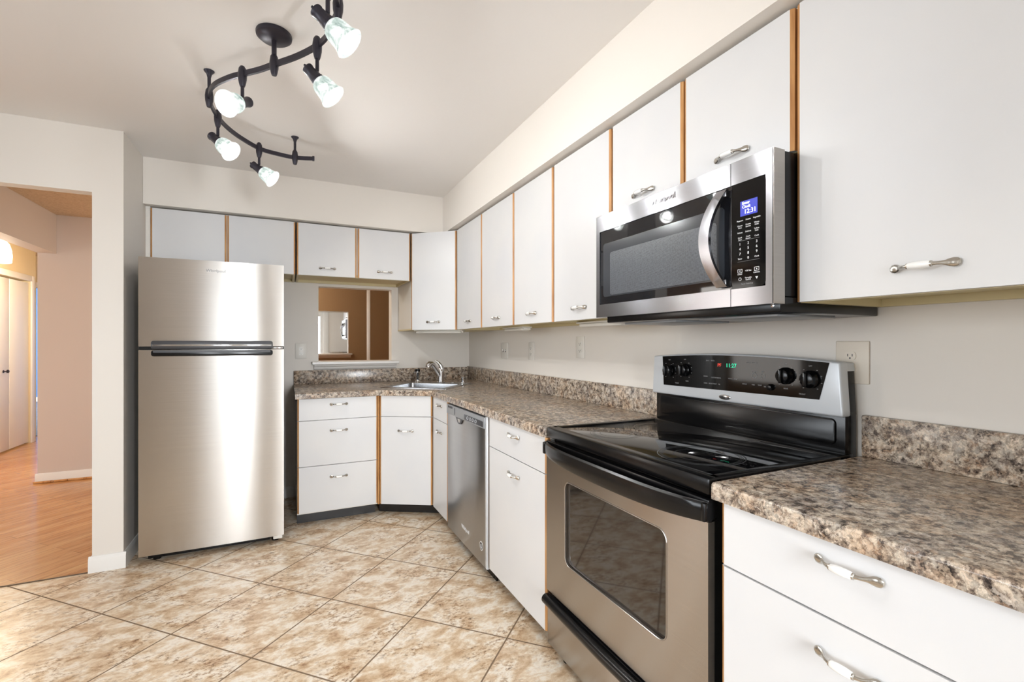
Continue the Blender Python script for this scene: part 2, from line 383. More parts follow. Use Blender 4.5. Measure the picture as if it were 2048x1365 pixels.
# unseen side window in the left wall, added to let fill light in
d = MB()
for a in ((-.1, -.05, .7, 2.1), (2.25, 2.3, .7, 2.1), (1.07, 1.13, .75, 2.05), (-.05, 2.25, .7, .75), (-.05, 2.25, 2.05, 2.1)): d.box(LX-.09, LX-.03, *a, M_TRIM)
wd = struct('window_added_1', d)
MB().box(LX-.062, LX-.058, -.05, 2.25, .75, 2.05, M_GLASS).build('glass_pane', wd)

# hall, foyer and bedroom seen through the opening
struct('wall_hall_far', MB().box(-2.017, -.86, 5.647, 5.76, 0, CZ-.02, M_TAN).box(-.98, -.86, 5.76, 6.0, 0, CZ-.02, M_TAN))
struct('trim_hall_beam', MB().box(-2.017, -1.887, 3.41, 5.646, 2.066, CZ-.021, M_TAN))
bb = MB().yz([(5.632, 0), (5.647, 0), (5.647, .085), (5.641, .085), (5.634, .072)], -2.03, -.86, M_TRIM)
bb.box(-2.04, -1.9, 5.618, 5.632, 0, .018, M_WOOD, .006).box(-1.9, -.96, 5.618, 5.632, 0, .018, M_WOOD, .006)
struct('baseboard_hall_far', bb)
struct('wall_foyer', MB().box(-3.02, -2.91, 6.3, 7.05, 0, CZ-.02, M_CREAM).box(-3.02, -2.91, 7.05, 7.96, 2.03, CZ-.02, M_CREAM).box(-3.02, -2.91, 7.96, 8.1, 0, CZ-.02, M_CREAM))
struct('wall_foyer_outer', MB().box(-4.7, -4.6, 3.3, 8.6, 0, CZ, M_CREAM).box(-4.6, LX-.1, 3.3, 3.4, 0, CZ, M_CREAM))
struct('trim_closet_casing', MB().box(-2.91, -2.892, 6.98, 7.05, 0, 2.10, M_TRIM, .004).box(-2.91, -2.892, 7.96, 8.03, 0, 2.10, M_TRIM, .004).box(-2.91, -2.892, 7.05, 7.96, 2.03, 2.10, M_TRIM, .004))
dr = MB()
dr.box(-2.96, -2.925, 7.055, 7.495, .015, 2.01, M_TRIM, .003).box(-2.96, -2.925, 7.505, 7.955, .015, 2.01, M_TRIM, .003)
dc = struct('door_2', dr)
MB().lathe([(.0, 0), (.016, .0), (.016, .004), (.007, .006), (.007, .025), (.018, .032), (.02, .042), (.012, .05), (0, .051)], M_BRONZE, 16, Matrix.Translation((-2.925, 7.37, .93)) @ Matrix.Rotation(PI/2, 4, 'Y')).build('door_knob', dc)
struct('wall_bedroom_front', MB().box(-4.6, -3.07, 8.45, 8.56, 0, CZ, M_CREAM).box(-2.2, -1.5, 8.45, 8.56, 0, CZ, M_CREAM).box(-3.07, -2.2, 8.45, 8.56, 2.0, CZ, M_CREAM))
struct('trim_bedroom_casing', MB().box(-3.14, -3.07, 8.432, 8.45, 0, 2.07, M_TRIM).box(-2.2, -2.13, 8.432, 8.45, 0, 2.07, M_TRIM).box(-3.07, -2.2, 8.432, 8.45, 2.0, 2.07, M_TRIM))
struct('wall_bedroom', MB().box(-8, -1.5, 13.5, 13.6, 0, CZ, M_BLUE).box(-1.6, -1.5, 8.56, 13.5, 0, CZ, M_BLUE).box(-8.1, -8, 8.56, 13.6, 0, CZ, M_BLUE).box(-8, -4.6, 8.46, 8.56, 0, CZ, M_BLUE))
struct('baseboard_bedroom', MB().box(-8, -1.6, 13.485, 13.5, 0, .1, M_TRIM))
struct('wall_hall_end', MB().box(-2.0, -1.9, 5.77, 8.45, 0, CZ-.02, M_TAN))
# dining room behind the pass-through
struct('wall_dining_far', MB().box(-.86, 3.3, 5.945, 6.05, 0, CZ-.02, M_BROWN))
struct('wall_dining_right', MB().box(3.2, 3.3, YW+T, 5.945, 0, CZ-.02, M_BROWN))
# the sill of the pass-through
sl = MB()
prof = [(YW-.085, PZ0+.012), (YW-.085, PZ0-.008), (YW-.079, PZ0-.012), (YW-.06, PZ0-.02), (YW-.045, PZ0-.035), (YW-.033, PZ0-.038), (YW-.03, PZ0-.05), (YW-.001, PZ0-.052), (YW-.001, PZ0), (YW+.01, PZ0+.0005), (YW+.01, PZ0+.012)]
sl.yz([(YW-.075, PZ0+.016), (YW-.08, PZ0+.012), (YW-.08, PZ0-.004), (YW-.075, PZ0-.008), (YW-.001, PZ0-.008), (YW-.001, PZ0+.016)], PX0-.05, PX1+.05, M_TRIM)
sl.yz([(YW-.058, PZ0-.008), (YW-.05, PZ0-.022), (YW-.034, PZ0-.028), (YW-.03, PZ0-.04), (YW-.018, PZ0-.05), (YW-.001, PZ0-.052), (YW-.001, PZ0-.008)], PX0-.035, PX1+.035, M_TRIM)
sl.box(PX0+.001, PX1-.001, YW-.001, YW+T+.001, PZ0+.001, PZ0+.016, M_TRIM)
sl.box(PX0-.05, PX1+.05, YW+T+.001, YW+T+.08, PZ0-.008, PZ0+.016, M_TRIM, .004)
sl.yz([(YW+T+.058, PZ0-.008), (YW+T+.05, PZ0-.022), (YW+T+.03, PZ0-.04), (YW+T+.018, PZ0-.05), (YW+T+.001, PZ0-.052), (YW+T+.001, PZ0-.008)], PX0-.035, PX1+.035, M_TRIM)
struct('trim_pass_through_sill', sl)
# baseboards
def base_prof(a, s=1): return [(a-.013*s, 0), (a, 0), (a, .088), (a-.005*s, .088), (a-.011*s, .076), (a-.013*s, .07)]
b = MB().yz(base_prof(3.32), -.976, -.812, M_TRIM)
Mx = Matrix(((1, 0, 0, 0), (0, 0, 1, 0), (0, 1, 0, 0), (0, 0, 0, 1)))
b.prism([(x, z) for x, z in [(-.825, 0), (-.812, 0), (-.812, .07), (-.814, .076), (-.82, .088), (-.825, .088)]], 3.32, YW, M_TRIM, Mx)
b.prism([(-.976, 0), (-.962, 0), (-.962, .088), (-.967, .088), (-.974, .076), (-.976, .07)], 3.325, 3.9, M_TRIM, Mx)
struct('baseboard_left', b)
struct('baseboard_back', MB().yz(base_prof(YW), -.812, .05, M_TRIM))
struct('trim_floor_seam', MB().box(-2.25, -.977, 3.316, 3.324, .0, .004, mat('dark_threshold', '5A4632', .5)))

# mirror on the dining room wall
mr = thing('wall_mirror', 'frameless wall mirror in dining room seen through kitchen pass-through', 'mirror', (.9, 5.944, .35))
MB().box(-1.3, -.025, -.006, 0, 0, 1.75, M_MIRROR).build('mirror_panel', mr)
MB().box(.018, 1.6, -.006, 0, 0, 1.75, M_MIRROR).build('mirror_panel', mr)
MB().box(-.024, .017, -.012, 0, 0, 1.75, M_TRIM, .004).build('seam_strip', mr)

# ------------------------------------------------------------------ cabinets
def handle_mesh():
    h = MB(); n = 14
    def ring(x, cy, rt, rz): return [(x, cy+rt*math.cos(2*PI*k/n), rz*math.sin(2*PI*k/n)) for k in range(n)]
    for s in (-1, 1):
        h.loft([ring(s*x, cy, rt, rz) for x, cy, rt, rz in ((.0605, -.003, .001, .002), (.0595, -.004, .003, .005), (.056, -.005, .0042, .0086), (.050, -.006, .0048, .0096), (.044, -.008, .0046, .0082),
               (.039, -.012, .0042, .0052), (.034, -.017, .0036, .004), (.028, -.0205, .0038, .0038), (.0225, -.0225, .0042, .0042), (.0215, -.0227, .0062, .0062), (.019, -.023, .0064, .0064), (.0185, -.0231, .005, .005))], M_NICKEL)
    h.loft([ring(x, -.0232, r, r) for x, r in ((-.019, .0062), (-.017, .0071), (-.008, .0082), (0, .0085), (.008, .0082), (.017, .0071), (.019, .0062))], M_CERAM)
    return h
H0 = handle_mesh().build('handle'); HME = H0.data; bpy.data.objects.remove(H0)
def handle(parent, x, z, y=-.0195):
    o = bpy.data.objects.new('handle', HME); COL.objects.link(o); o.parent = parent; o.location = (x, y, z)
    o['label'] = 'nickel pull with white ceramic grip'; return o
DT = .019
def slab(mb, x0, x1, z0, z1, ch=.0095, cd=.006):
    """white laminate slab, front at y=-DT, with chamfered oak strips on both upright edges"""
    f = -DT
    b = bmesh.new()
    out = [(x0, 0), (x0, f+cd), (x0+ch, f), (x1-ch, f), (x1, f+cd), (x1, 0)]
    lo = [b.verts.new((x, y, z0)) for x, y in out]; hi = [b.verts.new((x, y, z1)) for x, y in out]
    wi, oi = mb.mi(M_WHITE), mb.mi(M_OAK)
    idx = []
    for i in range(6):
        j = (i+1) % 6; b.faces.new((lo[i], lo[j], hi[j], hi[i])); idx.append(oi if i in (0, 1, 3, 4) else wi)
    b.faces.new(lo); b.faces.new(hi); idx += [wi, wi]
    b.faces.ensure_lookup_table()
    for f_, k in zip(b.faces, idx): f_.material_index = k
    bmesh.ops.recalc_face_normals(b, faces=b.faces)
    me = bpy.data.meshes.new('t'); b.to_mesh(me); b.free(); mb.bm.from_mesh(me); bpy.data.meshes.remove(me)
    return mb
def front(parent, name, x0, x1, z0, z1, hz=None, hx=None):
    o = slab(MB(), x0, x1, z0, z1).build(name, parent, smooth=0)
    if hz is not None: handle(o, (x0+x1)/2 if hx is None else hx, hz)
    return o
ZT = 2.136
def upper(label, loc, rotz, wd, dep, z0, doors, group, hz=.055, left_white=True):
    """wall cabinet; local x runs to the viewer's right, y into the wall; doors = list of (x0,x1)"""
    t = thing('wall_cabinet', label, 'cabinet', (loc[0], loc[1], z0), rotz, group)
    H = ZT-z0; c = MB()
    c.box(.001, wd-.001, .001, dep, .022, H, M_CARC)
    c.box(.001, .018, .001, dep, 0, .022, M_MAPLE).box(wd-.018, wd-.001, .001, dep, 0, .022, M_MAPLE)
    c.box(.018, wd-.018, .001, .02, .0, .022, M_MAPLE).box(.018, wd-.018, dep-.02, dep, 0, .022, M_MAPLE)
    c.box(.018, wd-.018, .02, dep-.02, .0218, .0222, M_MAPLE)
    c.build('cabinet_box', t)
    for x0, x1 in doors: front(t, 'door', x0+.0015, x1-.0015, .001, H-.006, hz)
    return t
R90 = -PI/2
UX = 1.19+DT
UD = XW-UX-.001
UG = 'white wall cabinets on the right wall'
upper('tall narrow white wall cabinet next to the angled corner cabinet', (UX, 3.492, 0), R90, .516, UD, 1.36, [(0, .516)], UG)
upper('white two-door wall cabinet above the three small outlets', (UX, 2.974, 0), R90, .949, UD, 1.36, [(0, .498), (.5, .949)], UG)
upper('white single-door wall cabinet directly left of the microwave', (UX, 2.022, 0), R90, .46, UD, 1.36, [(0, .46)], UG)
upper('short white two-door cabinet mounted above the microwave', (UX, 1.558, 0), R90, .766, UD, 1.757, [(0, .384), (.387, .766)], UG)
upper('large white wall cabinet right of the microwave, nearest the viewer', (UX, .788, 0), R90, .55, UD, 1.36, [(0, .55)], UG)
BYF = 3.755+DT
BD = YW-BYF-.001
upper('short white two-door wall cabinet above the refrigerator', (-.797, BYF, 0), 0, .853, BD, 1.752, [(0, .4245), (.4275, .853)], 'short white cabinets on the back wall', None)
upper('short white two-door wall cabinet above the pass-through', (.064, BYF, 0), 0, .828, BD, 1.752, [(0, .416), (.424, .828)], 'short white cabinets on the back wall', .057)
struct('trim_cabinet_filler', MB().box(-.824, -.799, 3.77, YW-.001, 1.752, 2.141, M_CARC))
# angled corner wall cabinet
a0, a1 = Vector((.894, 3.757)), Vector((1.19, 3.495)); dv = a1-a0; LD = dv.length; ang = math.atan2(dv.y, dv.x)
nrm = Vector((-dv.y, dv.x))/LD
P0 = a0+nrm*DT
t = thing('corner_wall_cabinet', 'tall white angled wall cabinet in the corner above the sink', 'cabinet', (P0.x, P0.y, 1.36), ang)
inv = (Matrix.Translation((P0.x, P0.y, 0)) @ Matrix.Rotation(ang, 4, 'Z')).inverted()
poly = [(inv @ Vector((x, y, 0)))[:2] for x, y in ((.895, 3.778), (1.206, 3.496), (XW-.001, 3.496), (XW-.001, YW-.001), (.895, YW-.001))]
poly[0] = (.001, .001); poly[1] = (LD-.001, .001)
MB().prism(poly, .012, ZT-1.36, M_CARC).prism(poly, 0, .0118, M_MAPLE).build('cabinet_box', t)
front(t, 'door', .003, LD-.003, .0, ZT-1.36-.006, .062)

# base cabinets
BX = .94+DT                    # carcass front plane of the right run
ZC = .876
def base(label, loc, rotz, wd, dep, fronts, group, toe=True, side=M_CARC):
    t = thing('base_cabinet', label, 'cabinet', (loc[0], loc[1], 0), rotz, group)
    MB().box(.001, wd-.001, .001, dep, .09, ZC, side).build('cabinet_box', t)
    if toe: MB().box(.001, wd-.001, .095, .101, .0, .0895, M_TOE).box(.001, wd-.001, .101, dep, 0, .0895, M_TOE).build('toe_kick', t)
    for name, z0, z1, hz in fronts: front(t, name, .002, wd-.002, z0, z1, hz)
    return t
BG = 'white base cabinets'
bd = 4.244-3.487-DT
base('white base cabinet with three drawers beside the refrigerator', (.062, 3.487+DT, 0), 0, .53, bd, [('drawer', .728, .874, .831), ('drawer', .416, .724, .651), ('drawer', .102, .412, .331)], BG)
RD = XW-BX-.002
base('narrow white base cabinet between sink cabinet and dishwasher', (BX, 3.282, 0), R90, .344, RD, [('drawer', .728, .874, .829), ('door', .095, .724, .650)], BG)
base('white base cabinet between dishwasher and range', (BX, 2.25, 0), R90, .60, RD, [('drawer', .728, .874, .829), ('door', .095, .724, .650)], BG)
base('white drawer base cabinet right of the range, nearest the viewer', (BX, .809, 0), R90, .576, RD, [('drawer', .728, .874, .836), ('drawer', .416, .723, .656), ('drawer', .102, .412, .345)], BG)
base('white base cabinet beside the glass patio door, beyond the near drawers', (BX, .231, 0), R90, .86, RD, [('drawer', .728, .874, .836), ('door', .095, .723, .65)], BG)
# angled sink cabinet
b0, b1 = Vector((.600, 3.487)), Vector((.940, 3.288)); dv = b1-b0; LB = dv.length; ang = math.atan2(dv.y, dv.x); nrm = Vector((-dv.y, dv.x))/LB
P0 = b0+nrm*DT
t = thing('corner_base_cabinet', 'white angled base cabinet in the corner below the sink', 'cabinet', (P0.x, P0.y, 0), ang)
inv = (Matrix.Translation((P0.x, P0.y, 0)) @ Matrix.Rotation(ang, 4, 'Z')).inverted()
poly = [(inv @ Vector((x, y, 0)))[:2] for x, y in ((.598, 3.52), (.95, 3.3), (1.55, 3.3), (1.55, 4.22), (.598, 4.22))]
poly[0] = (.001, .001); poly[1] = (LB-.001, .001)
MB().prism(poly, .09, .60, M_CARC).box(.002, LB-.002, .001, .02, .60, ZC, M_CARC).box(-.012, -.001, -.012, .01, .09, ZC, M_OAK).build('cabinet_box', t)
MB().box(-.04, LB+.08, .095, .105, 0, .0895, M_TOE).build('toe_kick', t)
front(t, 'drawer', .006, LB-.004, .728, .874); front(t, 'door', .006, LB-.004, .095, .724, .625)

# ------------------------------------------------------------------ countertops
CT, CB = .917, .8775
CF = .928
SC = Vector((1.02, 3.70)); SA = math.radians(-40)
def sk(x, y): return (SC.x+x*math.cos(SA)-y*math.sin(SA), SC.y+x*math.sin(SA)+y*math.cos(SA))
def counter(outline, hole=None, front_edges=()):
    """slab with a small chamfer along the top front edges"""
    b = bmesh.new()
    if hole is None:
        vs = [b.verts.new((x, y, CB)) for x, y in outline]; b.faces.new(vs)
    else:
        n = len(outline); o = [b.verts.new((x, y, CB)) for x, y in outline]; h = [b.verts.new((x, y, CB)) for x, y in hole]
        es = [b.edges.new((o[i], o[(i+1) % n])) for i in range(n)]+[b.edges.new((h[i], h[(i+1) % len(h)])) for i in range(len(h))]
        bmesh.ops.triangle_fill(b, edges=es, use_beauty=True)
    r = bmesh.ops.extrude_face_region(b, geom=list(b.faces))
    bmesh.ops.translate(b, vec=(0, 0, CT-CB), verts=[v for v in r['geom'] if isinstance(v, bmesh.types.BMVert)])
    bmesh.ops.recalc_face_normals(b, faces=b.faces)
    sel = []
    for e in b.edges:
        m = (e.verts[0].co+e.verts[1].co)/2
        if abs(e.verts[0].co.z-CT) < 1e-5 and abs(e.verts[1].co.z-CT) < 1e-5:
            for (p, q) in front_edges:
                p_, q_ = Vector(p), Vector(q); d = (q_-p_); L = d.length; d /= L; v = m.xy-p_
                if abs(d.x*v.y-d.y*v.x) < 1e-4 and 0 < v.dot(d) < L and len(e.link_faces) == 2 and e.calc_face_angle(0) > .5: sel.append(e)
    bmesh.ops.bevel(b, geom=sel, offset=.008, segments=4, profile=.5, affect='EDGES')
    return MB().add(b, M_GRAN)
o = [(.05, YW-.001), (.05, 3.468), (.598, 3.468), (CF, 3.276), (CF, 1.65), (XW-.001, 1.65), (XW-.001, YW-.001)]
hole = [sk(x, y) for x, y in ((-.245, -.245), (.245, -.245), (.245, .245), (-.245, .245))]
t = thing('countertop', 'brown speckled granite-look countertop running from refrigerator side around to range', 'countertop', (0, 0, 0))
counter(o, hole, [(o[1], o[2]), (o[2], o[3]), (o[3], o[4])]).build('counter_slab', t, smooth=.8)
MB().box(.05, XW-.022, YW-.022, YW-.001, CT, 1.03, M_GRAN, .004).build('backsplash', t)
MB().box(XW-.022, XW-.001, 1.65, YW-.001, CT, 1.036, M_GRAN, .004).build('backsplash', t)
t = thing('countertop', 'brown speckled granite-look countertop right of the range, nearest the viewer', 'countertop', (0, 0, 0))
o = [(CF, .824), (CF, RY+.002), (XW-.001, RY+.002), (XW-.001, .824)]
counter(o, None, [(o[0], o[1])]).build('counter_slab', t, smooth=.8)
MB().box(XW-.022, XW-.001, RY+.002, .824, CT, 1.04, M_GRAN, .004).build('backsplash', t)
MB().box(CF+.03, XW-.022, RY+.002, RY+.022, CT, 1.04, M_GRAN, .004).build('backsplash', t)

# ------------------------------------------------------------------ sink, faucet, sprayer, soap pump
t = thing('corner_sink', 'stainless steel drop-in sink set in the corner countertop', 'sink', (SC.x, SC.y, CT), SA)
s = MB(); R = .275
def ring4(x0, x1, y0, y1, z, r): return [(x, y, z) for x, y in rrect(x0, x1, y0, y1, r)]
s.loft([ring4(-R, R, -R, R, .0005, .02), ring4(-R, R, -R, R, .003, .02), ring4(-R+.006, R-.006, -R+.006, R-.006, .0055, .02), ring4(-.225, .225, -.235, .155, .0045, .03), ring4(-.222, .222, -.232, .152, .001, .03),
        ring4(-.215, .215, -.225, .145, -.16, .04), ring4(-.19, .19, -.2, .12, -.178, .05), ring4(-.03, .03, -.07, -.01, -.18, .028)], M_SINK, False)
s.build('basin', t)
MB().lathe([(.0, 0), (.036, 0), (.036, .003), (.03, .004), (.0, .001)], M_CHROME, 20, Matrix.Translation((0, -.04, -.181))).build('drain', t)
def onsink(x, y): v = sk(x, y); return (v[0], v[1], CT+.0055)
fx = onsink(.02, .21)
t = thing('kitchen_faucet', 'chrome single-lever kitchen faucet standing on the sink rim', 'faucet', fx, SA)
f = MB()
f.lathe([(.0, 0), (.034, 0), (.034, .005), (.03, .009), (0, .009)], M_CHROME, 24)
f.lathe([(.0, .009), (.026, .009), (.025, .05), (.024, .085), (.0245, .1), (.016, .118), (0, .122)], M_CHROME, 24)
f.build('faucet_body', t)
MB().tube([(-.002, -.004, .05), (-.012, -.028, .09), (-.026, -.055, .128), (-.035, -.072, .15), (-.044, -.088, .162), (-.054, -.103, .161), (-.061, -.113, .150), (-.063, -.116, .135)],
          [.019, .0195, .019, .019, .0205, .023, .0245, .0235], M_CHROME, 16).build('spout', t)
MB().tube([(.006, .008, .105), (.003, .006, .13), (-.008, -.006, .156), (-.022, -.02, .176), (-.034, -.03, .184)], [.021, .019, .014, .009, .006], M_CHROME, 14).build('lever', t)
t = thing('sink_sprayer', 'chrome side sprayer with black top left of the faucet', 'sprayer', onsink(-.19, .205), SA)
MB().lathe([(0, 0), (.026, 0), (.024, .008), (.017, .014), (.015, .03), (.021, .045), (.0225, .09), (0, .09)], M_CHROME, 20).build('sprayer_body', t)
MB().lathe([(0, .09), (.0225, .09), (.023, .108), (.018, .112), (0, .112)], M_BLACK, 20).box(-.034, -.018, -.008, .008, .072, .086, M_CHROME, .003).build('sprayer_top', t)
t = thing('soap_dispenser', 'small chrome soap dispenser cap at the right rear of the sink', 'soap dispenser', onsink(.22, .205), SA)
MB().lathe([(0, 0), (.022, 0), (.021, .006), (.013, .009), (.014, .04), (.016, .048), (.0, .05)], M_CHROME, 20).build('pump_base', t)
tag(MB().lathe([(0, 0), (.02, 0), (.019, .004), (0, .006)], M_CHROME, 20).build('sink_hole_cover', None, onsink(.125, .215)), 'flat chrome hole cover disc right of the faucet', 'hole cover')

# ------------------------------------------------------------------ refrigerator
t = thing('refrigerator', 'stainless steel top-freezer refrigerator left of the drawers', 'refrigerator', (-.752, 3.285, 0))
W = .735
def curved_front(x0, x1, z0, z1, depth=.06, bow=.005, n=18, slot=None):
    b = MB(); out = []
    for i in range(n+1):
        u = i/n; x = x0+(x1-x0)*u; e = (2*u-1)
        y = bow*(abs(e)**2.6) ; out.append((x, y))
    pts = out+[(x1, depth), (x0, depth)]
    return b.prism(pts, z0, z1, M_STEEL, None, 0)
MB().box(.01, W-.01, .062, .70, .045, 1.73, M_DGREY, .004).build('cabinet_body', t)
fd = curved_front(0, W, 1.236, 1.742).build('freezer_door', t, smooth=.5)
rd = curved_front(0, W, .052, 1.216).build('refrigerator_door', t, smooth=.5)
hb = MB().xz(rrect(.06, W-.062, 1.222, 1.268, .012), -.012, .03, M_DGREY, .003)
hb.box(.066, W-.068, -.0145, -.011, 1.238, 1.248, M_CHROME, .001)
hb.build('freezer_handle', fd)
MB().xz(rrect(.06, W-.062, 1.18, 1.214, .012), -.009, .03, M_BLACK, .003).xz(rrect(.07, W-.075, 1.2, 1.2135, .004), -.011, .0, M_DGREY).build('door_handle', rd)
MB().box(.0, W, .02, .06, 1.2165, 1.2355, M_BLACK).build('door_gasket', t)
MB().box(W-.075, W-.004, .012, .05, 1.218, 1.233, M_CHROME, .004).build('hinge', t)
MB().text('Whirlpool', .024, M_GREY, .372, 1.683, -.0005).build('brand_emblem', fd)
for x in (.07, W-.05):
    MB().lathe([(0, 0), (.02, 0), (.02, .012), (.01, .014), (.01, .048), (0, .048)], M_BLACK, 14, Matrix.Translation((x, .09, 0))).build('foot', t)
MB().box(W-.06, W-.008, .01, .055, .03, .051, M_OUTLET, .004).build('bottom_hinge', t)
MB().box(.03, W-.08, .07, .08, .012, .045, M_BLACK).build('toe_grille', t)

# ------------------------------------------------------------------ dishwasher
t = thing('dishwasher', 'stainless steel dishwasher with grey control strip under the counter', 'dishwasher', (.936, 2.928, 0), R90)
W = .66
MB().box(.006, W-.006, .028, .6, .085, .872, M_GREY).build('tub', t)
dp = MB().box(0, W-.022, 0, .025, .075, .805, M_STEELD, .003).box(W-.0215, W, 0, .026, .075, .872, M_SILVER, .004).build('door_panel', t)
cp = MB()
cp.xz([(0, .8055), (.17, .8055), (.18, .797), (.2, .786), (.235, .779), (.27, .784), (.29, .797), (.3, .8055), (W-.022, .8055), (W-.022, .865), (0, .865)], -.006, .024, M_GREY, .002)
cp.build('control_strip', t)
MB().xz([(.185, .806), (.2, .787), (.215, .775), (.24, .769), (.265, .773), (.285, .787), (.298, .806)], -.0062, -.001, M_DGREY).xz([(.215, .80), (.225, .785), (.243, .777), (.26, .783), (.27, .80)], -.0072, -.006, M_NICKEL, .0004).build('door_pull', dp)  # dark plate paints the pocket's shade, nickel piece its highlight
bt = MB()
for k in range(7): bt.box(.03+k*.013, .037+k*.013, -.0075, -.0055, .845, .858, M_DGREY)
bt.build('steam_vent', t)
MB().box(.16, .165, -.0078, -.0055, .815, .856, M_DGREY).build('divider', t)
MB().box(.335, W-.035, -.0078, -.0055, .812, .842, M_DGREY, .001).build('button_panel', t)
for k in range(4): MB().tube([(.395+k*.042+.012*math.cos(q*PI/5), -.0085, .828+.009*math.sin(q*PI/5)) for q in range(11)], .0012, M_SILVER, 6).build('button', t)
MB().text('Whirlpool', .03, M_WTEXT, .335, .173, -.0005).build('brand_emblem', dp)
st = MB().lathe([(0, 0), (.024, 0), (.024, .0006), (0, .0006)], M_WTEXT, 24, Matrix.Translation((.585, 0, .173)) @ Matrix.Rotation(PI/2, 4, 'X'))
st.lathe([(.0, 0), (.02, 0), (.02, .0003), (0, .0003)], M_DGREY, 24, Matrix.Translation((.585, -.0006, .173)) @ Matrix.Rotation(PI/2, 4, 'X'))
st.text('G', .03, M_WTEXT, .585, .17, -.0012)
st.build('round_sticker', dp)
MB().box(.01, W-.01, .06, .07, .0, .073, M_BLACK).build('toe_panel', t)

# ------------------------------------------------------------------ electric range
RY0 = 1.645
t = thing('electric_range', 'stainless and black electric range with ceramic glass cooktop', 'range', (.94, RY0, 0), R90)
W = .806
MB().box(.012, W-.006, .028, .615, .05, .872, M_BLACK).build('oven_body', t)
# cooktop : black frame with inset glass
ct = MB()
ct.box(0, W, -.002, .045, .878, .9205, M_BLACK, .006).box(.0, .03, .02, .56, .882, .9205, M_BLACK, .005).box(W-.03, W, .02, .56, .882, .9205, M_BLACK, .005).box(0, W, .53, .60, .882, .9225, M_BLACK, .006)
ct.build('cooktop_frame', t)
gl = MB().box(.02, W-.02, .03, .545, .885, .9185, M_COOK, .001).build('cooktop_glass', t)
rg = MB()
def ring(mb, cx, cy, r, w_, z, m):
    n = 48; b = bmesh.new()
    i_ = [b.verts.new((cx+(r-w_)*math.cos(2*PI*k/n), cy+(r-w_)*math.sin(2*PI*k/n), z)) for k in range(n)]
    o_ = [b.verts.new((cx+r*math.cos(2*PI*k/n), cy+r*math.sin(2*PI*k/n), z)) for k in range(n)]
    for k in range(n): b.faces.new((o_[k], o_[(k+1) % n], i_[(k+1) % n], i_[k]))
    mb.add(b, m)
def disc(mb, cx, cy, r, z, m):
    b = bmesh.new(); b.faces.new([b.verts.new((cx+r*math.cos(2*PI*k/48), cy+r*math.sin(2*PI*k/48), z)) for k in range(48)]); mb.add(b, m)
for cx, cy, r in ((.225, .165, .095), (.61, .18, .125), (.22, .41, .12), (.58, .42, .085)):
    q = MB(); ring(q, cx, cy, r, .003, .9189, M_RING); ring(q, cx, cy, r*.62, .002, .9189, M_RING)
    for k in range(3): ring(q, cx, cy, r-.008-.004*k, .0012, .9189, M_RING)
    q.build('burner_ring', gl)
# back guard and control console
bk = MB()
bk.box(.004, W-.004, .565, .622, .9, 1.05, M_BLACK, .004)
bk.xz(rrect(.03, W-.03, .945, 1.025, .015), .557, .566, M_BLACK, .003)
bk.build('back_guard', t)
con = MB()
def arch(u): return 1.198+.017*(1-(2*u-1)**2)
outl = [(.0, 1.034), (.0, 1.05)]+[(.009+(W-.018)*k/24, arch(k/24)) for k in range(25)]+[(W, 1.05), (W, 1.034)]
con.xz(outl, .545, .585, M_SILVER, .006, 3)
con.xz([(.004, 1.036), (.012, 1.19), (W-.012, 1.19), (W-.004, 1.036)], .584, .623, M_BLACK, .003)
con.xz([(.009, 1.06), (.012, 1.194)]+[(.012+(W-.024)*k/16, arch(k/16)-.002) for k in range(1, 16)]+[(W-.012, 1.194), (W-.009, 1.17), (.009, 1.17)], .583, .622, M_SILVER)
co = con.build('control_console', t)
pg = [(.0715, 1.074), (.738, 1.080), (.768, arch(.95)-.006)]+[(.768-(.768-.065)*k/12, arch((.768-(.768-.065)*k/12)/W)-.006) for k in range(1, 12)]+[(.065, arch(.08)-.006)]
MB().xz(pg, .5435, .5445, M_BLACKG).build('control_glass', co)
Yg = .5433
for kx, kz, kr in ((.107, 1.138, .026), (.194, 1.144, .026), (.63, 1.147, .028), (.711, 1.141, .028), (.577, 1.105, .011)):
    Mk = Matrix.Translation((kx, Yg, kz)) @ Matrix.Rotation(PI/2, 4, 'X')
    k = MB().lathe([(0, 0), (kr, 0), (kr, .006), (kr*.86, .0065+kr*.17), (kr*.78, .006+kr*.6), (kr*.6, .006+kr*.7), (0, .006+kr*.7)], M_BLACK, 28, Mk)
    if kr > .02:
        k.box(kx-.006, kx+.006, Yg-.036, Yg-.018, kz-kr*.82, kz+kr*.82, M_BLACK, .005, 3)
        k.box(kx-.001, kx+.001, Yg-.0364, Yg-.0358, kz+kr*.3, kz+kr*.75, M_GTEXT)
    k.build('knob', co)
dsp = MB().text('11:27', .021, M_LEDG, .418, 1.171, Yg-.0004); dsp.build('clock_display', co)['label'] = 'green lit clock digits 11:27'
MB().text('PF', .018, M_LEDR, .366, 1.171, Yg-.0004).build('status_display', co)['label'] = 'red lit letters PF'
for kx, kz in ((.107, 1.138), (.194, 1.144), (.63, 1.147), (.711, 1.141)):
    for a in range(-4, 5):
        if a == 0: continue
        pr = MB(); th = PI/2+a*.62; pr.box(kx+.036*math.cos(th)-.002, kx+.036*math.cos(th)+.002, Yg-.0005, Yg+.0002, kz+.036*math.sin(th)-.0008, kz+.036*math.sin(th)+.0008, M_GTEXT)
        pr.build('dial_mark', co)
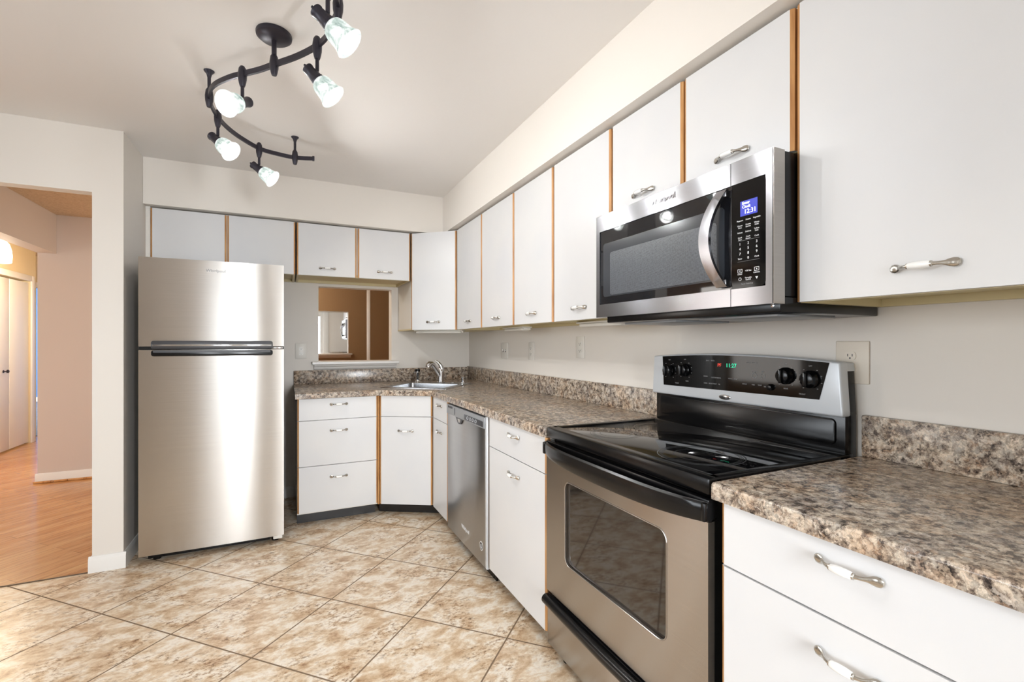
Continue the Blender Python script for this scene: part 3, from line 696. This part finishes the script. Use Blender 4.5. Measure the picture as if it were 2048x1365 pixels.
for s_, x, z in (('OFF', .107, 1.183), ('OFF', .194, 1.187), ('OFF', .63, 1.187), ('OFF', .711, 1.183), ('FRONT', .15, 1.087), ('REAR', .205, 1.099), ('REAR', .63, 1.105), ('FRONT', .685, 1.092),
                 ('BAKE', .31, 1.187), ('BROIL', .335, 1.187), ('TIMER', .49, 1.186), ('CLOCK', .515, 1.186), ('CLEAN', .30, 1.125), ('CUSTOM BROIL', .35, 1.122), ('START', .515, 1.153), ('OFF', .548, 1.156),
                 ('HOUR', .475, 1.108), ('MIN', .51, 1.108), ('TEMP', .535, 1.108), ('COOK', .415, 1.123), ('STOP', .437, 1.123), ('BREAD', .325, 1.098), ('MEAT', .345, 1.098), ('PIE', .365, 1.098), ('OVEN', .30, 1.098), ('LIGHT', .56, 1.105)):
    MB().text(s_, .0065, M_GTEXT, x, z, Yg-.0002, ext=.0002).build('printed_legend', co)
for x, z, r in ((.515, 1.141, .009), (.548, 1.141, .008)):
    MB().tube([(x+r*math.cos(q*PI/10), Yg-.0002, z+r*math.sin(q*PI/10)) for q in range(21)], .0008, M_GTEXT, 5).build('touch_button', co)
ov = MB(); n = 28
ov.loft([[(.39+a*math.cos(2*PI*k/n), y, 1.052+c_*math.sin(2*PI*k/n)) for k in range(n)] for a, c_, y in ((.026, .0095, .546), (.026, .0095, .542), (.023, .007, .5405))], M_CHROME)
ov.text('Whirlpool', .0105, M_DGREY, .39, 1.052, .5402); ov.build('brand_badge', co)
# oven door
od = MB(); wx0, wx1, wz0, wz1 = .143, .661, .432, .738
fr = rrect(wx0, wx1, wz0, wz1, .028, 6)
def framed(mb, x0, x1, z0, z1, inner, y0, y1, m):
    b = bmesh.new()
    o_ = [b.verts.new((x, y0, z)) for x, z in ((x0, z0), (x1, z0), (x1, z1), (x0, z1))]; h = [b.verts.new((x, y0, z)) for x, z in inner]
    es = [b.edges.new((o_[i], o_[(i+1) % 4])) for i in range(4)]+[b.edges.new((h[i], h[(i+1) % len(h)])) for i in range(len(h))]
    bmesh.ops.triangle_fill(b, edges=es, use_beauty=True)
    r = bmesh.ops.extrude_face_region(b, geom=list(b.faces)); bmesh.ops.translate(b, vec=(0, y1-y0, 0), verts=[v for v in r['geom'] if isinstance(v, bmesh.types.BMVert)])
    bmesh.ops.recalc_face_normals(b, faces=b.faces); return mb.add(b, m)
framed(od, .004, W-.002, .275, .812, fr, -.004, .018, M_STEELW)
od.box(.006, W-.004, .018, .0275, .27, .815, M_BLACK)
odo = od.build('oven_door', t, smooth=.4)
MB().xz(rrect(wx0+.001, wx1-.001, wz0+.001, wz1-.001, .027, 6), .006, .012, M_OVENGL).build('oven_window', odo)
wt = MB(); fr2 = rrect(wx0-.002, wx1+.002, wz0-.002, wz1+.002, .03, 6)
wt.tube([(x, -.0045, z) for x, z in fr2]+[(fr2[0][0], -.0045, fr2[0][1])], .0016, M_STEELW, 8); wt.build('window_trim', odo)
# bowed black door handle
hp = []
N = 24
def bow(u): return -.012-.040*(1-(2*u-1)**4)
rings = []
for k in range(N+1):
    u = k/N; x = -.004+(W+.006)*u; y = bow(u); e = abs(2*u-1)
    zt = .864; zb = .812-.012*(1-e**2)
    rings.append([(x, y+.016, zt-.004), (x, y+.006, zt), (x, y+.001, zt-.006), (x, y, zt-.02), (x, y, zb+.015), (x, y+.006, zb+.002), (x, y+.016, zb)])
hd = MB().loft(rings, M_BLACK)
hd.box(-.002, W, -.004, .026, .818, .868, M_BLACK, .004)
hd.box(-.003, .012, -.02, .02, .815, .862, M_BLACK, .004).box(W-.012, W+.001, -.02, .02, .815, .862, M_BLACK, .004)
hd.build('oven_handle', odo)
# storage drawer
dro = MB().box(.006, W-.004, -.002, .027, .062, .222, M_STEELW, .003).build('storage_drawer', t)
MB().tube([(.012, -.012, .243), (W*.5, -.018, .243), (W-.01, -.012, .243)], .02, M_BLACK, 16).box(.008, W-.006, -.004, .027, .224, .265, M_BLACK, .004).build('drawer_handle', dro)
for x in (.06, W-.06):
    for y in (.06, .56): MB().lathe([(0, 0), (.018, 0), (.018, .01), (.008, .013), (.008, .05), (0, .05)], M_BLACK, 12, Matrix.Translation((x, y, 0))).build('levelling_foot', t)

# ------------------------------------------------------------------ microwave
t = thing('microwave_oven', 'stainless over-the-range microwave hung under the short cabinets', 'microwave', (1.10, 1.535, 1.33), R90)
W = .747
Z = lambda z: z-1.33
MB().box(.004, W-.004, .045, .466, Z(1.375), Z(1.75), M_BLACK, .003).build('microwave_case', t)
bp = MB()
bp.prism([(.03, .03), (W-.0, .03), (W-.0, .466), (.0, .466), (.0, .06)], Z(1.334), Z(1.374), M_BLACK, None, .004)
bp.box(.05, .32, .1, .36, Z(1.328), Z(1.335), M_GREY, .002).box(.42, .69, .1, .36, Z(1.328), Z(1.335), M_GREY, .002)
bp.lathe([(0, 0), (.005, 0), (.005, .002), (0, .003)], M_CHROME, 12, Matrix.Translation((W-.02, .03, Z(1.352))) @ Matrix.Rotation(PI/2, 4, 'X'))
bp.build('vent_base', t)
XS = .624
dm = MB(); gi = rrect(.02, XS+.05, Z(1.402), Z(1.688), .008)
fr = [(.02, Z(1.402)), (XS-.0015, Z(1.402)), (XS-.0015, Z(1.687)), (.02, Z(1.687))]
def frame_rect(mb, x0, x1, z0, z1, ix0, ix1, iz0, iz1, y0, y1, m):
    mb.box(x0, ix0, y0, y1, z0, z1, m); mb.box(ix1, x1, y0, y1, z0, z1, m) if ix1 < x1 else None
    mb.box(ix0, ix1, y0, y1, z0, iz0, m); mb.box(ix0, ix1, y0, y1, iz1, z1, m)
frame_rect(dm, 0, XS-.001, Z(1.355), Z(1.748), .022, XS-.001, Z(1.404), Z(1.686), 0, .044, M_STEELC)
do = dm.build('microwave_door', t)
gw = MB().xz(rrect(.0225, XS-.0015, Z(1.4045), Z(1.6855), .004), .0035, .006, M_SMOKE)
gw.build('door_glass', do)
sc = MB().xz(rrect(.042, .60, Z(1.432), Z(1.636), .012), .0024, .0036, mat('door_window_border', '383B40', .12, spec=.7))
sc.xz(rrect(.085, .575, Z(1.437), Z(1.598), .01), .0016, .0028, M_SCREEN)
sc.build('window_screen', do)
hn = MB(); N = 24; rings = []
for k in range(N+1):
    u = k/N; z = Z(1.41)+(.268)*u; s_ = 1-(2*u-1)**2
    xc = .603-.036*s_; y = -.012-.030*s_; hw = .0175
    rings.append([(xc-hw, y, z), (xc+hw, y, z), (xc+hw, y+.010, z), (xc-hw, y+.010, z)])
hn.loft(rings, M_STEELC)
hn.box(.588, .618, -.012, .0035, Z(1.412), Z(1.43), M_STEELC, .002).box(.588, .618, -.012, .0035, Z(1.658), Z(1.676), M_STEELC, .002)
hn.build('door_handle', do)
MB().text('Whirlpool', .026, M_CHROME, .365, Z(1.7215), -.001, ext=.001).build('brand_emblem', do)
cpn = MB(); frame_rect(cpn, XS+.001, W, Z(1.355), Z(1.748), XS+.002, .728, Z(1.402), Z(1.686), 0, .044, M_STEELC)
cpo = cpn.build('control_panel', t)
pts = [(XS+.002, Z(1.402)), (.716, Z(1.402)), (.725, Z(1.406)), (.7285, Z(1.414)), (.7285, Z(1.676)), (.725, Z(1.683)), (.718, Z(1.686)), (XS+.002, Z(1.686))]
MB().xz(pts, -.0006, .004, M_BLACKG).build('key_panel', cpo)
yk = -.0012
MB().xz([(.655, Z(1.594)), (.706, Z(1.594)), (.706, Z(1.634)), (.655, Z(1.634))], yk, -.0005, M_LCD).text('Enter', .0105, M_LCDT, .661, Z(1.6275), yk-.0006, 'LEFT', .0002).text('Clock', .0105, M_LCDT, .661, Z(1.6175), yk-.0006, 'LEFT', .0002).text('12:31', .0165, M_LCDT, .685, Z(1.604), yk-.0006, 'CENTER', .0002).build('clock_display', cpo)['label'] = 'blue lit display reading Enter Clock 12:31'
ky = MB()
def kt(s_, x, z, sz=.0068, m=M_WTEXT): ky.text(s_, sz, m, x, Z(z), yk, ext=.0002)
cx = (.654, .679, .704)
for r_, z in ((('Popcorn', 'Potato', 'Vegetable'), 1.583), (('Dinner\nPlate', 'Frozen\nEntree', 'Warm\nHold'), 1.567), (('Reheat', 'Defrost', 'Soften\nMelt'), 1.551), (('Cook\nTime', 'Cook\nPower', 'Cook'), 1.535)):
    for x, s_ in zip(cx, r_): kt(s_, x, z, .0055)
for r_, z in ((('1', '2', '3'), 1.520), (('4', '5', '6'), 1.507), (('7', '8', '9'), 1.494), (('Timer', '0', 'Clock'), 1.481)):
    for x, s_ in zip(cx, r_): kt(s_, x, z, .0098 if len(s_) == 1 else .0055)
kt('START', .654, 1.4395, .005); kt('+30 Sec', .679, 1.447, .006); kt('CANCEL', .704, 1.4395, .005); kt('Turntable\nOn/Off', .679, 1.426, .0052); kt('Sensor Technology', .676, 1.413, .0045, M_GTEXT)
for x in (.654, .704):
    for a in ((x-.007, x+.007, 1.4435, 1.4445), (x-.007, x+.007, 1.4525, 1.4535), (x-.007, x-.006, 1.4435, 1.4535), (x+.006, x+.007, 1.4435, 1.4535)): ky.box(a[0], a[1], yk-.0002, yk+.0002, Z(a[2]), Z(a[3]), M_WTEXT)
    ky.box(x-.0015, x+.0015, yk-.0002, yk+.0002, Z(1.447), Z(1.450), M_WTEXT)
ky.tube([(.654+.004*math.cos(q*PI/6), yk, Z(1.4265)+.004*math.sin(q*PI/6)) for q in range(13)], .0005, M_WTEXT, 5)
ky.xz([(.7, Z(1.4285)), (.708, Z(1.4285)), (.7045, Z(1.422))], yk-.0002, yk, M_WTEXT)
for z in (1.5285, 1.473): ky.box(.647, .712, yk-.0001, yk+.0002, Z(z), Z(z+.0004), M_GTEXT)
ky.build('printed_keys', cpo)
MB().box(W+.0005, W+.0025, .002, .044, Z(1.355), Z(1.748), M_STEELW).build('side_trim', t)

# ------------------------------------------------------------------ outlets and switches
def plate(label, loc, rotz, wd, ht, kind, m, cat='outlet'):
    t = thing('wall_outlet' if cat == 'outlet' else 'light_switch', label, cat, loc, rotz)
    MB().box(-wd/2, wd/2, -.006, -.0005, -ht/2, ht/2, m, .0035).build('cover_plate', t)
    for x, k in kind:
        if k == 'duplex' or k == 'single':
            for z in ((.02, -.02) if k == 'duplex' else (0,)):
                r = MB(); n = 20
                pts = [(x+.0165*math.cos(2*PI*q/n), z+max(-.0125, min(.0125, .0175*math.sin(2*PI*q/n)))) for q in range(n)]
                r.xz(pts, -.0085, -.006, m)
                r.box(x-.0075, x-.0055, -.0092, -.0084, z-.002, z+.006, M_DGREY).box(x+.0055, x+.0075, -.0092, -.0084, z-.002, z+.006, M_DGREY)
                r.lathe([(0, 0), (.0025, 0), (.0025, .0008), (0, .0008)], M_DGREY, 10, Matrix.Translation((x, -.0084, z-.007)) @ Matrix.Rotation(PI/2, 4, 'X'))
                r.build('socket', t)
        else:
            MB().box(x-.005, x+.005, -.0068, -.006, -.012, .012, M_DGREY).box(x-.0035, x+.0035, -.015, -.006, -.002, .01, m, .002).build('toggle', t)
    return t
OZ = 1.19
plate('white duplex outlet on the back wall between refrigerator and pass-through', (.105, YW, OZ), 0, .085, .128, ((0, 'duplex'),), M_OUTLET)
plate('toggle switch plate on right wall, nearest the corner', (XW, 3.42, OZ+.005), R90, .128, .128, ((-.023, 'toggle'), (.023, 'toggle')), M_OUTLET, 'switch')
plate('pale duplex outlet on right wall, middle of the three small plates', (XW, 2.965, OZ+.008), R90, .085, .128, ((0, 'duplex'),), M_OUTLET)
plate('duplex outlet on right wall, closest plate left of the range', (XW, 2.345, OZ+.04), R90, .085, .13, ((0, 'duplex'),), M_OUTLET)
plate('wide beige painted outlet plate behind the right end of the range', (XW, .858, OZ+.006), R90, .095, .13, ((-.004, 'duplex'),), M_OUTLETW)

# ------------------------------------------------------------------ under-cabinet lights
def ucl(label, loc, rotz, L, wd=.07):
    t = thing('under_cabinet_light', label, 'light', loc, rotz, 'slim under-cabinet lights')
    MB().box(0, L, 0, wd, -.008, -.0005, M_STRIP, .002).build('housing', t)
    MB().box(.015, L-.015, .006, wd-.006, -.026, -.0085, M_STRIP, .007, 3).build('diffuser', t)
    MB().box(L-.012, L, .01, wd-.01, -.022, -.0085, M_OUTLET, .003).build('end_cap', t)
    return t
ucl('long slim light fixture under the angled corner cabinet', (.93, 3.80, 1.36), math.radians(-41), .42, .05)
ucl('slim light fixture under the two-door cabinet above outlets', (1.33, 2.94, 1.36), R90, .3)
ucl('slim light fixture under the cabinet just left of microwave', (1.31, 2.0, 1.36), R90, .36)

# ------------------------------------------------------------------ track light
t = thing('track_light', 'dark bronze S-curved track light with glass shades on the kitchen ceiling', 'ceiling light', (-.044, 2.022, 0))
O = Vector((-.044, 2.022, 0))
ctrl = [(.165, 2.945), (.136, 2.957), (.042, 2.985), (-.048, 2.97), (-.133, 2.932), (-.215, 2.82), (-.265, 2.715), (-.293, 2.61), (-.305, 2.51), (-.305, 2.42), (-.292, 2.345), (-.263, 2.275), (-.205, 2.195), (-.159, 2.148), (-.094, 2.083), (-.044, 2.022), (.025, 1.94), (.076, 1.866), (.108, 1.806), (.128, 1.745), (.14, 1.655), (.1465, 1.59), (.136, 1.535), (.109, 1.492), (.06, 1.435), (-.02, 1.37), (-.12, 1.32), (-.22, 1.295)]
def catmull(P, m=6):
    out = []
    for i in range(len(P)-1):
        p0, p1, p2, p3 = P[max(i-1, 0)], P[i], P[i+1], P[min(i+2, len(P)-1)]
        for k in range(m):
            u = k/m
            out.append(tuple(.5*((2*b)+(-a+c)*u+(2*a-5*b+4*c-d)*u*u+(-a+3*b-3*c+d)*u**3) for a, b, c, d in zip(p0, p1, p2, p3)))
    out.append(P[-1]); return out
TZ = 2.322
crv = catmull(ctrl[1:])
rings = []
for i, (x, y) in enumerate(crv):
    a, b_ = crv[max(i-1, 0)], crv[min(i+1, len(crv)-1)]; d = Vector((b_[0]-a[0], b_[1]-a[1])).normalized(); n_ = Vector((-d.y, d.x))
    hw, hh = .0045, .0105
    rings.append([(x-O.x+n_.x*q, y-O.y+n_.y*q, TZ+z) for q, z in ((-hw, -hh), (hw, -hh), (hw, hh), (-hw, hh))])
tk = MB().loft(rings, M_BRONZE)
e = crv[0]; tk.box(e[0]-O.x-.004, e[0]-O.x+.008, e[1]-O.y-.009, e[1]-O.y+.009, TZ-.013, TZ+.013, M_BRONZE, .002)
tk.build('track', t, smooth=.9)
MB().lathe([(0, CZ), (.062, CZ), (.0635, CZ-.006), (.062, CZ-.014), (.05, CZ-.024), (.02, CZ-.028), (.009, CZ-.03), (.009, CZ-.09), (0, CZ-.09)], M_BRONZE, 32).build('canopy', t)
def clipprof(z0, z1):
    h = z1-z0
    return [(0, z1), (.008, z1), (.0135, z1-.12*h), (.0165, z1-.4*h), (.0155, z1-.65*h), (.0115, z1-.9*h), (.009, z0), (0, z0)]
MB().lathe(clipprof(TZ-.042, TZ+.038), M_BRONZE, 16).build('connector', t)
for x, y in ((.042, 2.985), (-.305, 2.42), (.1465, 1.59)):
    p = MB(); Mt = Matrix.Translation((x-O.x, y-O.y, 0))
    p.lathe([(0, CZ-.0005), (.021, CZ-.0005), (.02, CZ-.004), (.011, CZ-.014), (.007, CZ-.03), (.0065, CZ-.08), (0, CZ-.08)], M_BRONZE, 16, Mt)
    p.lathe(clipprof(TZ-.04, TZ+.042), M_BRONZE, 16, Mt); p.build('post', t)
Fw = Vector((math.sin(math.radians(25.5)), math.cos(math.radians(25.5)), 0)); Rt = Vector((Fw.y, -Fw.x, 0)); Up = Vector((0, 0, 1))
# each head: track point, drop of the joint, aim as (right, up, away) seen from the room
HEADS = [((-.159, 2.148), .045, (-.19, -.51, -.90)), ((-.293, 2.60), .045, (.84, -.67, -.10)), ((-.137, 2.928), .045, (.757, -.55, .10)), ((.098, 1.825), .047, (.61, -.68, .12)), ((.109, 1.492), .047, (.66, -.62, .12)), ((-.2, 1.3), .047, (-.3, -.85, -.4))]
for ((x, y), drop, (ar, au, aw)), gain in zip(HEADS, (1.4, 1.5, 1.5, .7, .6, .7)):
    a = (Rt*ar+Up*au+Fw*aw).normalized()
    h = MB(); base_p = Vector((x-O.x, y-O.y, 0))
    h.lathe(clipprof(TZ-.05, TZ+.03), M_BRONZE, 16, Matrix.Translation(base_p))
    jz = TZ-.045-drop
    h.tube([base_p+Up*(TZ-.05), base_p+Up*jz], .0065, M_BRONZE, 10)
    # socket: axis a, joint touches its upper side
    up2 = (Up-a*Up.dot(a)).normalized()
    s0 = base_p+Up*jz-up2*.02-a*.03
    q = a.to_track_quat('Z', 'Y').to_matrix().to_4x4()
    Ms = Matrix.Translation(s0) @ q
    h.lathe([(0, -.012), (.004, -.012), (.0045, -.006), (.003, -.002), (.012, 0), (.0195, .002), (.0205, .008), (.0185, .013), (.0195, .03), (.0215, .048), (.0235, .052), (.0235, .06), (.019, .062), (0, .062)], M_BRONZE, 24, Ms)
    ho = h.build('lamp_head', t)
    g_ = MB().lathe([(.019, .058), (.0245, .0605), (.0315, .067), (.0355, .077), (.0375, .09), (.0385, .104), (.041, .117), (.0455, .127), (.0485, .1315), (.0475, .133), (.0435, .127), (.039, .117), (.0365, .104), (.0355, .09), (.0335, .078), (.0295, .069), (.022, .0635), (.018, .06)], M_SHADE, 32, None, 'Z', False)
    go = g_.build('glass_shade', ho, smooth=1.2); go.matrix_local = Ms
    bo = MB().lathe([(0, .06), (.012, .062), (.013, .068), (.017, .077), (.0165, .085), (.009, .091), (0, .092)], M_BULB, 20).build('bulb', ho); bo.matrix_local = Ms
    lo = point('lamp_light', (0, 0, 0), LAMP_POWER*gain, (1.0, 1.0, .99), .014); lo.parent = t
    lo.location = Ms @ Vector((0, 0, .111))

# ------------------------------------------------------------------ foyer pendant
FX, FY = -2.66, 6.60
t = thing('foyer_pendant', 'cream opal glass ceiling lamp glowing in the hall by the closet door', 'ceiling light', (FX, FY, 0))
MB().lathe([(0, 2.42), (.06, 2.42), (.06, 2.405), (.02, 2.40), (.012, 2.39), (.012, 2.34), (.05, 2.335), (.055, 2.31), (0, 2.31)], mat('antique_brass', '8A6A3A', .3, .9), 24).build('mount', t)
MB().lathe([(0, 2.312), (.056, 2.31), (.085, 2.27), (.1, 2.21), (.105, 2.15), (.1, 2.085), (.094, 2.08), (0, 2.085)], M_FOYERGLASS, 32).build('glass_bowl', t)
point('foyer_lamp', (FX, FY, 1.98), 34, (1.0, .87, .66), .1)
